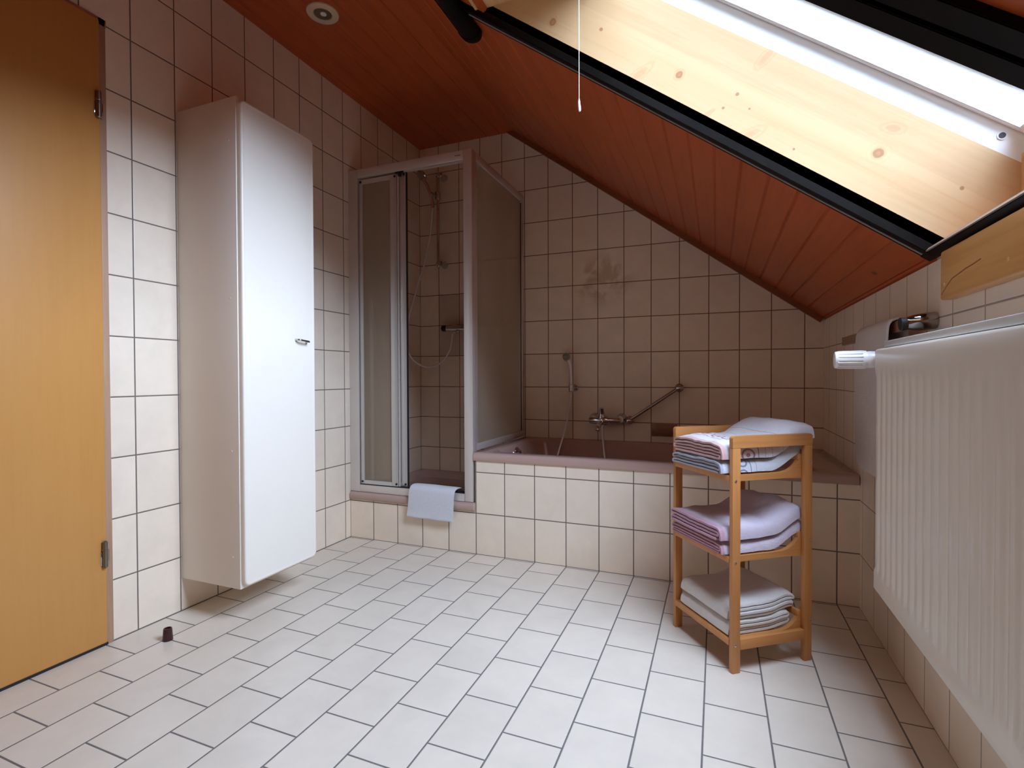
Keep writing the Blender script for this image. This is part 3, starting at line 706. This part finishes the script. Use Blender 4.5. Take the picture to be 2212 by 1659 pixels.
obj('head', lathe(BM(), Vector((1.036, D - 0.06, 0.988)) - d_ * 0.012, d_, [(0, 0.008), (0.004, 0.018), (0.014, 0.024), (0.022, 0.0245), (0.022, 0.018), (0.019, 0.016), (0.019, 0.010), (0.022, 0.008), (0.022, 0)], 28), 'chrome', hb)
gb = thing('grab_rail', 'slanting chrome grab rail on the wall above the tub', 'grab rail', (1.53, D, 0.71))
a, b = Vector((1.393, D - 0.05, 0.620)), Vector((1.662, D - 0.05, 0.806))
obj('bar', tube(BM(), [a, b], 0.0095, 18), 'chrome', gb)
for p in (a, b):
    bm = lathe(BM(), (p.x, D, p.z), (0, -1, 0), [(0, 0.024), (0.005, 0.023), (0.012, 0.013), (0.036, 0.012), (0.040, 0.015), (0.05, 0.0175), (0.06, 0.015), (0.066, 0.008), (0.067, 0)], 26)
    obj('end_mount', bm, 'chrome', gb)
sd = thing('soap_dish', 'brown ceramic soap dish set in the tiled wall above the tub', 'soap dish', (1.583, D, 0.57))
obj('back_plate', box(BM(), (1.5135, D - 0.008, 0.533), (1.652, D, 0.607), 0.003), 'sanitary_dark', sd)
bm = BM(); rings = []
for k, (z, s) in enumerate(((0.540, 0.45), (0.545, 0.7), (0.556, 0.9), (0.570, 1.0), (0.574, 1.0), (0.574, 0.9), (0.560, 0.8), (0.553, 0.5))):
    rings.append([(1.583 + 0.062 * s * math.cos(PI * i / 20), D - 0.007 - 0.058 * s * math.sin(PI * i / 20) ** 0.8, z) for i in range(21)])
loft(bm, rings); obj('bowl', bm, 'sanitary_dark', sd, smooth=60)

# ------------------------------------------------------------------ radiator
rd = thing('radiator', 'wide cream panel radiator with vertical ribs on the knee wall', 'radiator', (2.285, -1.28, 0.318))
ry0, ry1, rz0, rz1, rx = -0.682, -1.90, 0.316, 0.9375, 2.233
def sstep(a, b, v):
    t = max(0.0, min(1.0, (v - a) / (b - a))); return t * t * (3 - 2 * t)
bm = BM(); pit = 0.0402; nseg = 10
ys = []; y = ry0
while y > ry1:
    ys.append(y); y -= pit / nseg
ys.append(ry1)
zl = [rz0, rz0 + 0.006, rz0 + 0.030, rz0 + 0.044, rz0 + 0.050, rz0 + 0.056, rz0 + 0.064, rz0 + 0.075, 0.5, 0.7, rz1 - 0.085, rz1 - 0.07, rz1 - 0.06, rz1 - 0.05, rz1 - 0.03, rz1 - 0.006, rz1]
g = []
for z in zl:
    row = []
    for y in ys:
        ph = ((ry0 - y) / pit) % 1.0
        w = sstep(0.12, 0.32, ph) * (1 - sstep(0.68, 0.88, ph))
        amp = 0.0050 * sstep(rz0 + 0.043, rz0 + 0.062, z + 0.012 * (w - 0.5)) * (1 - sstep(rz1 - 0.085, rz1 - 0.05, z))
        edge = 0.004 if z in (zl[0], zl[-1]) else 0.0
        row.append(bm.verts.new((rx + edge + amp * (1 - w) , y, z)))
    g.append(row)
for i in range(len(zl) - 1):
    for j in range(len(ys) - 1): bm.faces.new((g[i][j], g[i][j + 1], g[i + 1][j + 1], g[i + 1][j]))
bk = {}
def side(row):
    b = [bm.verts.new((rx + 0.016, v.co.y, v.co.z)) for v in row]
    for j in range(len(row) - 1): bm.faces.new((row[j], row[j + 1], b[j + 1], b[j]))
    return b
bT, bB = side(g[-1]), side(g[0])
for col_ in (0, -1):
    vs = [r_[col_] for r_ in g]
    bm.faces.new(vs + [bT[col_], bB[col_]])
obj('front_panel', bm, 'radiator', rd, smooth=50)
bm = box(BM(), (2.255, ry1 + .003, rz0 + 0.01), (2.315, ry0 - 0.004, rz1 - 0.02)); box(bm, (2.318, ry1, rz0), (2.336, ry0, rz1 - 0.006), 0.003)
obj('back_panel', bm, 'radiator', rd)
tg = obj('top_grille', box(BM(), (rx + 0.018, ry1, rz1 + 0.0035), (2.334, ry0 - 0.001, rz1 + 0.0200), 0.003), 'rad_grey', rd)
obj('grille_gap', box(BM(), (rx + 0.020, ry1 + .002, rz1 - 0.02), (2.330, ry0 - 0.006, rz1 + 0.0035)), 'rubber', tg, smooth=0)
obj('side_cover', box(BM(), (rx + 0.014, ry1, rz0 + 0.03), (2.334, ry1 + 0.003, rz1)), 'radiator', rd, smooth=0)
obj('side_cover', box(BM(), (rx + 0.020, ry0 - 0.004, rz0 + 0.03), (2.334, ry0 - 0.001, rz1 - 0.006)), 'radiator', rd, smooth=0)
for y in (-0.9, -1.7): obj('wall_bracket', box(BM(), (2.336, y - 0.02, 0.4), (W - 0.0005, y + 0.02, 0.85)), 'rad_grey', rd, smooth=0)
# thermostat head pointing into the room at the far end
vo = Vector((2.252, -0.652, 0.912)); vx = Vector((-1, 0.06, 0))
bm = lathe(BM(), vo, vx, [(-0.012, 0.012), (-0.004, 0.019), (0.0, 0.021), (0.026, 0.0225), (0.028, 0.0215), (0.032, 0.0215)], 36)
valve = obj('valve_body', bm, 'white_plastic', rd)
bm = BM(); seg = 60; rings = []
for h, r, rib in ((0.032, 0.0235, 0), (0.040, 0.0245, 0), (0.044, 0.0245, 1), (0.092, 0.0238, 1), (0.096, 0.0232, 0), (0.102, 0.0215, 0), (0.104, 0.017, 0)):
    u, v = frame(vx); c = vo + vx.normalized() * h
    rings.append([c + (u * math.cos(2 * PI * i / seg) + v * math.sin(2 * PI * i / seg)) * (r - (0.0042 if rib and i % 4 == 0 else 0)) for i in range(seg)])
loft(bm, rings); obj('thermostat_head', bm, 'white_plastic', valve, smooth=30)
obj('valve_pipe', tube(BM(), spline([(2.262, -0.652, 0.912), (2.285, -0.655, 0.912), (2.292, -0.66, 0.905), (2.295, -0.672, 0.905), (2.295, -0.684, 0.905)], 4), 0.010, 14), 'chrome', valve)

# ------------------------------------------------------------------ towel rail and its towel on the right wall
tw = thing('towel_rail', 'short towel rail with a bullet shaped chrome end on the wall behind the radiator', 'towel rail', (W, -0.45, 1.0))
tx, tz = 2.2945, 0.998
obj('bar', box(BM(), (tx - 0.006, -0.700, tz - 0.016), (tx + 0.006, -0.018, tz + 0.014), 0.002), 'sanitary_dark', tw)
obj('end_cap', lathe(BM(), (W, -0.7015, 1.005), (-1, 0.0, -0.10), [(0, 0.0205), (0.004, 0.0215), (0.020, 0.0218), (0.034, 0.0210), (0.046, 0.0192), (0.054, 0.0172), (0.058, 0.0155), (0.060, 0.0145)], 36), 'chrome_dark', tw, label='chrome bullet shaped end of the rail')
obj('end_collar', lathe(BM(), (W - 0.0600, -0.7015, 0.999), (-1, 0.0, -0.10), [(0, 0.0155), (0.008, 0.0165), (0.012, 0.0165), (0.014, 0.014), (0.014, 0)], 30), 'rubber', tw)
obj('far_mount', box(BM(), (tx, -0.045, tz - 0.012), (W, -0.022, tz + 0.01), 0.003), 'chrome', tw)
pth = [(p.y, p.z) for p in spline([(0, 2.331, 0.60), (0, 2.327, 0.75), (0, 2.318, 0.93), (0, 2.311, 1.000), (0, 2.300, 1.0175), (0, 2.288, 1.0185), (0, 2.276, 1.010), (0, 2.270, 0.985), (0, 2.268, 0.90), (0, 2.268, 0.72), (0, 2.272, 0.61), (0, 2.282, 0.578)], 4)]
bm = cloth_strip(pth, (lambda f: 0.325, lambda f: 0.640), 0.009, 0.003, 0.0, 14, 5.1)
bmesh.ops.transform(bm, matrix=Matrix(((0, 1, 0, 0), (-1, 0, 0, 0), (0, 0, 1, 0), (0, 0, 0, 1))), verts=bm.verts)
tag(obj('hanging_towel', bm, 'towel_hang', smooth=60), 'off-white towel hanging from the rail beside the radiator', 'towel')

# ------------------------------------------------------------------ bamboo rack with towels
RK = Vector((1.899, -0.642, 0.0)); RA = math.radians(37.0)
rk = thing('bamboo_rack', 'small three-tier bamboo rack carrying folded towels', 'shelf rack', tuple(RK), RA)
La, Lb, Zr = 0.2845, 0.306, 0.695
pw, pd = 0.0272, 0.0155
Z_TIERS = (0.078, 0.321, 0.560)
for b0 in (0.0, Lb - pd):
    for a0 in (0.0, La - pw):
        o = obj('leg', box(BM(), (a0, b0, 0), (a0 + pw, b0 + pd, Zr - (0.0351 if True else 0)), 0.0018), 'bamboo', rk, local=True)
    bm = BM(); R1 = rrect(0, La, Zr - 0.05, Zr, 0.009, 5)
    pts = [(x, z) for x, z in R1]
    pts = [p for p in pts if p[1] > Zr - 0.03]
    pts = sorted([p for p in pts if True], key=lambda p: 0)
    outl = [(La, Zr - 0.035), ] + [p for p in pts] + [(0, Zr - 0.035)]
    prism(bm, [(x, b0, z) for x, z in outl], (0, pd, 0))
    obj('top_rail', bm, 'bamboo_a', rk, local=True)
    bm = box(BM(), (pw, b0, 0.067), (La - pw, b0 + pd, 0.0975), 0.0015)
    obj('foot_rail', bm, 'bamboo_a', rk, local=True)
def tray_pts(z):
    """outline of a tray cheek in (a, z): flat, then curving up to the right post"""
    top = [(0.0, z + 0.018), (0.165, z + 0.018)]
    cx, cz, r = 0.180, z + 0.018 + 0.062, 0.062
    for k in range(1, 11):
        t = math.radians(-90 + 78 * k / 10); top.append((min(cx + 1.22 * r * math.cos(t), La - 0.012), cz + r * math.sin(t)))
    top.append((La - 0.010, z + 0.078)); 
    return [(0.0, z)] + top + [(La - 0.010, z - 0.003), (0.2, z)]
for z in Z_TIERS:
    bm = BM()
    for b0 in (pd + 0.0005, Lb - pd - 0.0145):
        pts = tray_pts(z); pts = [p for i, p in enumerate(pts) if i == 0 or (Vector(p) - Vector(pts[i - 1])).length > 1e-5]
        prism(bm, [(a, b0, zz) for a, zz in pts[::-1]], (0, 0.014, 0))
    sh = obj('shelf', bm, 'bamboo_a', rk, local=True, smooth=40)
    bm = BM(); bb0, bb1 = pd + 0.001, Lb - pd - 0.001
    box(bm, (-0.002, bb0 - .001, z), (0.016, bb1 + .001, z + 0.0185), 0.0012)
    a = 0.030
    while a < 0.17:
        box(bm, (a, bb0, z + 0.0085), (a + 0.016, bb1, z + 0.0178), 0.001); a += 0.0262
    box(bm, (0.2475, bb0, z + 0.052), (0.2595, bb1, z + 0.072), 0.002)
    obj('slats', bm, 'bamboo', sh, local=True)
    for a, zz in ((0.010, z + 0.004), (La - 0.008, z + 0.049)):
        obj('screw', lathe(BM(), (a, 0, zz), (0, -1, 0), [(0, 0.004), (0.001, 0.0037), (0.002, 0.002), (0.002, 0)], 14), 'chrome', rk, local=True)

def base_z(z):
    def f(a):
        return z + 0.0185 + 0.052 * sstep(0.15, 0.275, a) + 0.0
    return f

def towel(name, mat, label, group, sweep, p0, p1, q0, q1, n, th, h0, basef, wrap=False, seed=0.0, jit=0.006, flip=False, wob=0.0035, tilt=0.0, flat=1.0):
    """folded towel: a serpentine of n layers in the p-h plane swept along q (sweep names the q axis, 'a' or 'b')"""
    pts = []; layer = []
    for k in range(n):
        h = (k + 0.5) * th; xs_ = [p0 + th / 2 + (p1 - p0 - th) * i / 12 for i in range(13)]
        fw = (k % 2 == 0) != flip
        if not fw: xs_ = xs_[::-1]
        e = jit * (random.random() - 0.3)
        for i, x in enumerate(xs_):
            pts.append((x, h)); layer.append(k)
        if k < n - 1:
            c = xs_[-1]; s = 1 if fw else -1
            for i in range(1, 6):
                t = math.radians(-90 + 180 * i / 6); pts.append((c + s * th / 2 * 1.1 * math.cos(t), (k + 1) * th + th / 2 * math.sin(t))); layer.append(k + 0.5)
    if wrap:   # outermost layer wraps round the free side
        c = pts[-1][0]; s = 1 if pts[-1][0] > pts[-8][0] else -1; hh = pts[-1][1]
        for i in range(1, 9):
            t = math.radians(90 - 90 * i / 8); R_ = hh - th * 0.55
            pts.append((c + s * th * 1.35 * math.cos(t) ** 0.7 if t > 1e-6 else c + s * th * 1.35, th * 0.55 + R_ * math.sin(t))); layer.append(n - 1)
    m = len(pts); P = [Vector((x, h)) for x, h in pts]; nor = []
    for i in range(m):
        d = (P[min(i + 1, m - 1)] - P[max(i - 1, 0)]).normalized(); nor.append(Vector((-d.y, d.x)))
    arc = [0.0]
    for i in range(1, m): arc.append(arc[-1] + (P[i] - P[i - 1]).length)
    nq = 22; bm = BM(); uvl = bm.loops.layers.uv.new('UVMap'); HT = n * th
    ends = [[jit * (noise.noise(Vector((l * 3.1 + seed, e_ * 7.7, 1.3)))) for l in layer] for e_ in (0, 1)]
    rows = {1: [], -1: []}
    for s in (1, -1):
        for j in range(nq + 1):
            f = j / nq; row = []
            for i in range(m):
                q = q0 + (q1 - q0) * f + ends[0][i] * max(0, 1 - f * 6) + ends[1][i] * max(0, 1 - (1 - f) * 6)
                e = min(f, 1 - f)
                tk = th * 0.47 * (0.62 + 0.38 * min(1.0, e * 14))
                c = P[i] + nor[i] * s * tk
                p_, h_ = c.x, max(0.0, c.y) * flat
                pf = (p_ - p0) / (p1 - p0)
                a_, b_ = (q, p_) if sweep == 'a' else (p_, q)
                sag = 1.0 - 0.10 * (1 - min(1, e * 5)) ** 2 - 0.12 * (1 - min(1, min(pf + .02, 1.02 - pf) * 5)) ** 2
                w = noise.noise(Vector((a_ * 13 + seed, b_ * 13 - seed, 0.4 + h_ * 4))) * wob + noise.noise(Vector((a_ * 34 + seed, b_ * 34, h_ * 12))) * wob * 0.35
                z = basef(a_) + h0 + h_ * sag + abs(w) * (0.35 + h_ / HT) + tilt * (b_ - 0.15)
                row.append(bm.verts.new((a_, b_ + w * 0.6, z)))
            rows[s].append(row)
    def face(vs, uvs):
        f = bm.faces.new(vs)
        for l, uv in zip(f.loops, uvs): l[uvl].uv = uv
    Q = [(q1 - q0) * j / nq for j in range(nq + 1)]
    for s in (1, -1):
        R_ = rows[s]
        for j in range(nq):
            for i in range(m - 1):
                face((R_[j][i], R_[j][i + 1], R_[j + 1][i + 1], R_[j + 1][i]), [(Q[j], arc[i]), (Q[j], arc[i + 1]), (Q[j + 1], arc[i + 1]), (Q[j + 1], arc[i])])
    A, B = rows[1], rows[-1]
    for j in (0, nq):
        for i in range(m - 1): face((A[j][i], A[j][i + 1], B[j][i + 1], B[j][i]), [(Q[j], arc[i])] * 4)
    for i in (0, m - 1):
        for j in range(nq): face((A[j][i], A[j + 1][i], B[j + 1][i], B[j][i]), [(Q[j], arc[i])] * 4)
    bmesh.ops.recalc_face_normals(bm, faces=bm.faces)
    o = obj(name, bm, mat, smooth=70)
    o.location = RK; o.rotation_euler = (0, 0, RA)
    return tag(o, label, 'towel', group)

fT, fM, fB = base_z(Z_TIERS[2]), base_z(Z_TIERS[1]), base_z(Z_TIERS[0])
g1, g2, g3 = 'towels on the top tier of the rack', 'towels on the middle tier of the rack', 'towels on the bottom tier of the rack'
towel('folded_towel', 'towel_blue', 'white folded towel with blue ring pattern below the red patterned one', g1, 'a', 0.036, 0.272, -0.022, 0.262, 4, 0.0100, 0.000, fT, wrap=True, seed=1.2, wob=0.006)
towel('folded_towel', 'towel_red', 'white folded towel with red ring pattern, topmost on the rack', g1, 'a', 0.034, 0.270, -0.018, 0.312, 5, 0.0108, 0.0415, fT, wrap=True, seed=4.7, flip=True, wob=0.008)
towel('folded_towel', 'towel_pink', 'lower of the two lilac-pink folded towels on the middle tier', g2, 'a', 0.034, 0.276, -0.020, 0.272, 4, 0.0095, 0.000, fM, wrap=True, seed=7.1, wob=0.004)
towel('folded_towel', 'towel_lilac', 'upper of the two lilac-pink folded towels on the middle tier', g2, 'a', 0.036, 0.278, -0.022, 0.268, 4, 0.0115, 0.039, fM, wrap=True, seed=9.4, wob=0.009)
fB2 = lambda a: Z_TIERS[0] + 0.0185 + 0.016 * sstep(0.14, 0.25, a)
towel('folded_towel', 'towel_cream', 'lower of the two white folded towels on the bottom tier', g3, 'b', 0.018, 0.226, 0.030, 0.272, 4, 0.0105, 0.000, fB2, wrap=True, seed=2.9, wob=0.006, jit=0.010)
towel('folded_towel', 'towel_white', 'upper of the two white folded towels on the bottom tier', g3, 'b', 0.022, 0.248, 0.034, 0.268, 4, 0.0115, 0.0435, fB2, wrap=True, seed=6.2, wob=0.007, jit=0.010)

# ------------------------------------------------------------------ small things
bm = lathe(BM(), (0.164, -1.114, 0.0), (0, 0, 1), [(0, 0.0150), (0.003, 0.0152), (0.036, 0.0128), (0.0395, 0.0120), (0.0395, 0.0095), (0.034, 0.009), (0.034, 0)], 24)
tag(obj('bottle_cap', bm, 'cap'), 'small dark red plastic cap standing on the floor near the door', 'cap')
dl = thing('recessed_lamp', 'round cream recessed lamp in the flat boarded ceiling', 'lamp', (0.321, -0.540, H))
obj('ring', lathe(BM(), (0.321, -0.540, H), (0, 0, -1), [(0, 0.065), (0.004, 0.064), (0.0065, 0.060), (0.0065, 0.038), (0.002, 0.036), (0.0015, 0.036)], 48), 'lamp_ring', dl)
obj('reflector', lathe(BM(), (0.321, -0.540, H - 0.0016), (0, 0, -1), [(0, 0.0355), (0.002, 0.0355), (0.003, 0.033), (0.0012, 0.022), (0.0006, 0)], 40), 'lamp_in', dl)
obj('bulb', lathe(BM(), (0.323, -0.538, H - 0.0022), (0, 0, -1), [(0, 0.013), (0.003, 0.012), (0.005, 0.008), (0.0055, 0)], 24), 'lamp_bulb', dl)

# pull cord hanging inside the shaft from the sash
cy_ = -1.02; cx_ = 1.541
top = sp(1.541 + 0.0, cy_, 0); zc = zs(cx_) + (nb0 + 0.06) * LEN
pc = thing('pull_cord', 'thin white pull cord with a slim toggle hanging below the roof window', 'pull cord', (cx_, cy_, 1.51))
obj('cord', tube(BM(), [(cx_, cy_, 1.548), (cx_, cy_, 1.75), (cx_, cy_, zc + 0.005)], 0.0006, 8), 'cord', pc)
obj('toggle', tube(BM(), spline([(cx_ + 0.0012, cy_, 1.5185), (cx_ + 0.0012, cy_, 1.524), (cx_, cy_, 1.538), (cx_, cy_, 1.5495)], 4), 0.003, 12, [0.0022] * 2 + [0.0033] * 6 + [0.0026] * 3 + [0.0015] * 2), 'white_plastic', pc)
obj('hook_bar', tube(BM(), [(cx_, SHN + 0.02, zc), (cx_, SHF - 0.02, zc)], 0.004, 12), 'winwhite', pc)

# ------------------------------------------------------------------ light: the sky through the roof window
wd = bpy.data.worlds.new('sky'); SC.world = wd; wd.use_nodes = True
nt = wd.node_tree; nt.nodes.clear()
tc = nt.nodes.new('ShaderNodeTexCoord'); sx = nt.nodes.new('ShaderNodeSeparateXYZ'); nt.links.new(tc.outputs['Generated'], sx.inputs[0])
rp = nt.nodes.new('ShaderNodeValToRGB'); mr = nt.nodes.new('ShaderNodeMapRange')
nt.links.new(sx.outputs[2], mr.inputs[0]); mr.inputs[1].default_value = -0.2; mr.inputs[2].default_value = 1.0
nt.links.new(mr.outputs[0], rp.inputs[0])
def skyc(k): return (0.735 * k, 0.895 * k, 1.16 * k, 1)
stops = [(-0.2, (0.30, 0.29, 0.25, 1)), (-0.04, (0.50, 0.50, 0.47, 1)), (0.0, skyc(1.1)), (0.12, skyc(1.05)), (0.3, skyc(0.84)), (0.5, skyc(0.7)), (1.0, skyc(0.58))]
el = rp.color_ramp.elements
el[0].position = 0.0; el[0].color = stops[0][1]; el[1].position = 1.0; el[1].color = stops[-1][1]
for z_, c in stops[1:-1]:
    e = el.new((z_ + 0.2) / 1.2); e.color = c
bg = nt.nodes.new('ShaderNodeBackground'); bg.inputs[1].default_value = 15.0
ow = nt.nodes.new('ShaderNodeOutputWorld'); nt.links.new(rp.outputs[0], bg.inputs[0]); nt.links.new(bg.outputs[0], ow.inputs[0])
la = bpy.data.lights.new('window_portal', 'AREA'); la.shape = 'RECTANGLE'; la.size = (xs1 - xs0) * LEN; la.size_y = SHF - SHN; la.cycles.is_portal = True
lo = bpy.data.objects.new('window_portal', la); COL.objects.link(lo)
lo.location = sp((xs0 + xs1) / 2, (SHF + SHN) / 2, nb1 + 0.012)
X = SD; Z = SN; Y = Z.cross(X)
lo.rotation_euler = Matrix((X, Y, Z)).transposed().to_euler()

# ------------------------------------------------------------------ camera
F_PX = 1103.014
yaw, pit_, rol = 0.38159, -0.01382, 0.00351
Rz = Matrix.Rotation(yaw, 3, 'Z'); Rx = Matrix.Rotation(pit_, 3, 'X'); Ry = Matrix.Rotation(rol, 3, 'Y')
Mc = Rz @ Rx @ Ry
right, fwd, up = Mc.col[0], Mc.col[1], Mc.col[2]
cm = bpy.data.cameras.new('camera'); cm.sensor_fit = 'HORIZONTAL'; cm.sensor_width = 36.0; cm.lens = 36.0 * F_PX / 2212.0; cm.clip_start = 0.01
co = bpy.data.objects.new('camera', cm); COL.objects.link(co)
co.matrix_world = Matrix.Translation((1.85533, -2.25045, 0.86966)) @ Matrix((right, up, -fwd)).transposed().to_4x4()
SC.camera = co

SC.view_settings.view_transform = 'Standard'; SC.view_settings.look = 'None'; SC.view_settings.gamma = 1.0
SC.view_settings.use_curve_mapping = False; SC.view_settings.exposure = 1.78
SC.cycles.max_bounces = 14; SC.cycles.diffuse_bounces = 10; SC.cycles.glossy_bounces = 4; SC.cycles.transparent_max_bounces = 12
SC.cycles.use_denoising = True; SC.cycles.caustics_reflective = False; SC.cycles.caustics_refractive = False
SC.cycles.sample_clamp_indirect = 6.0
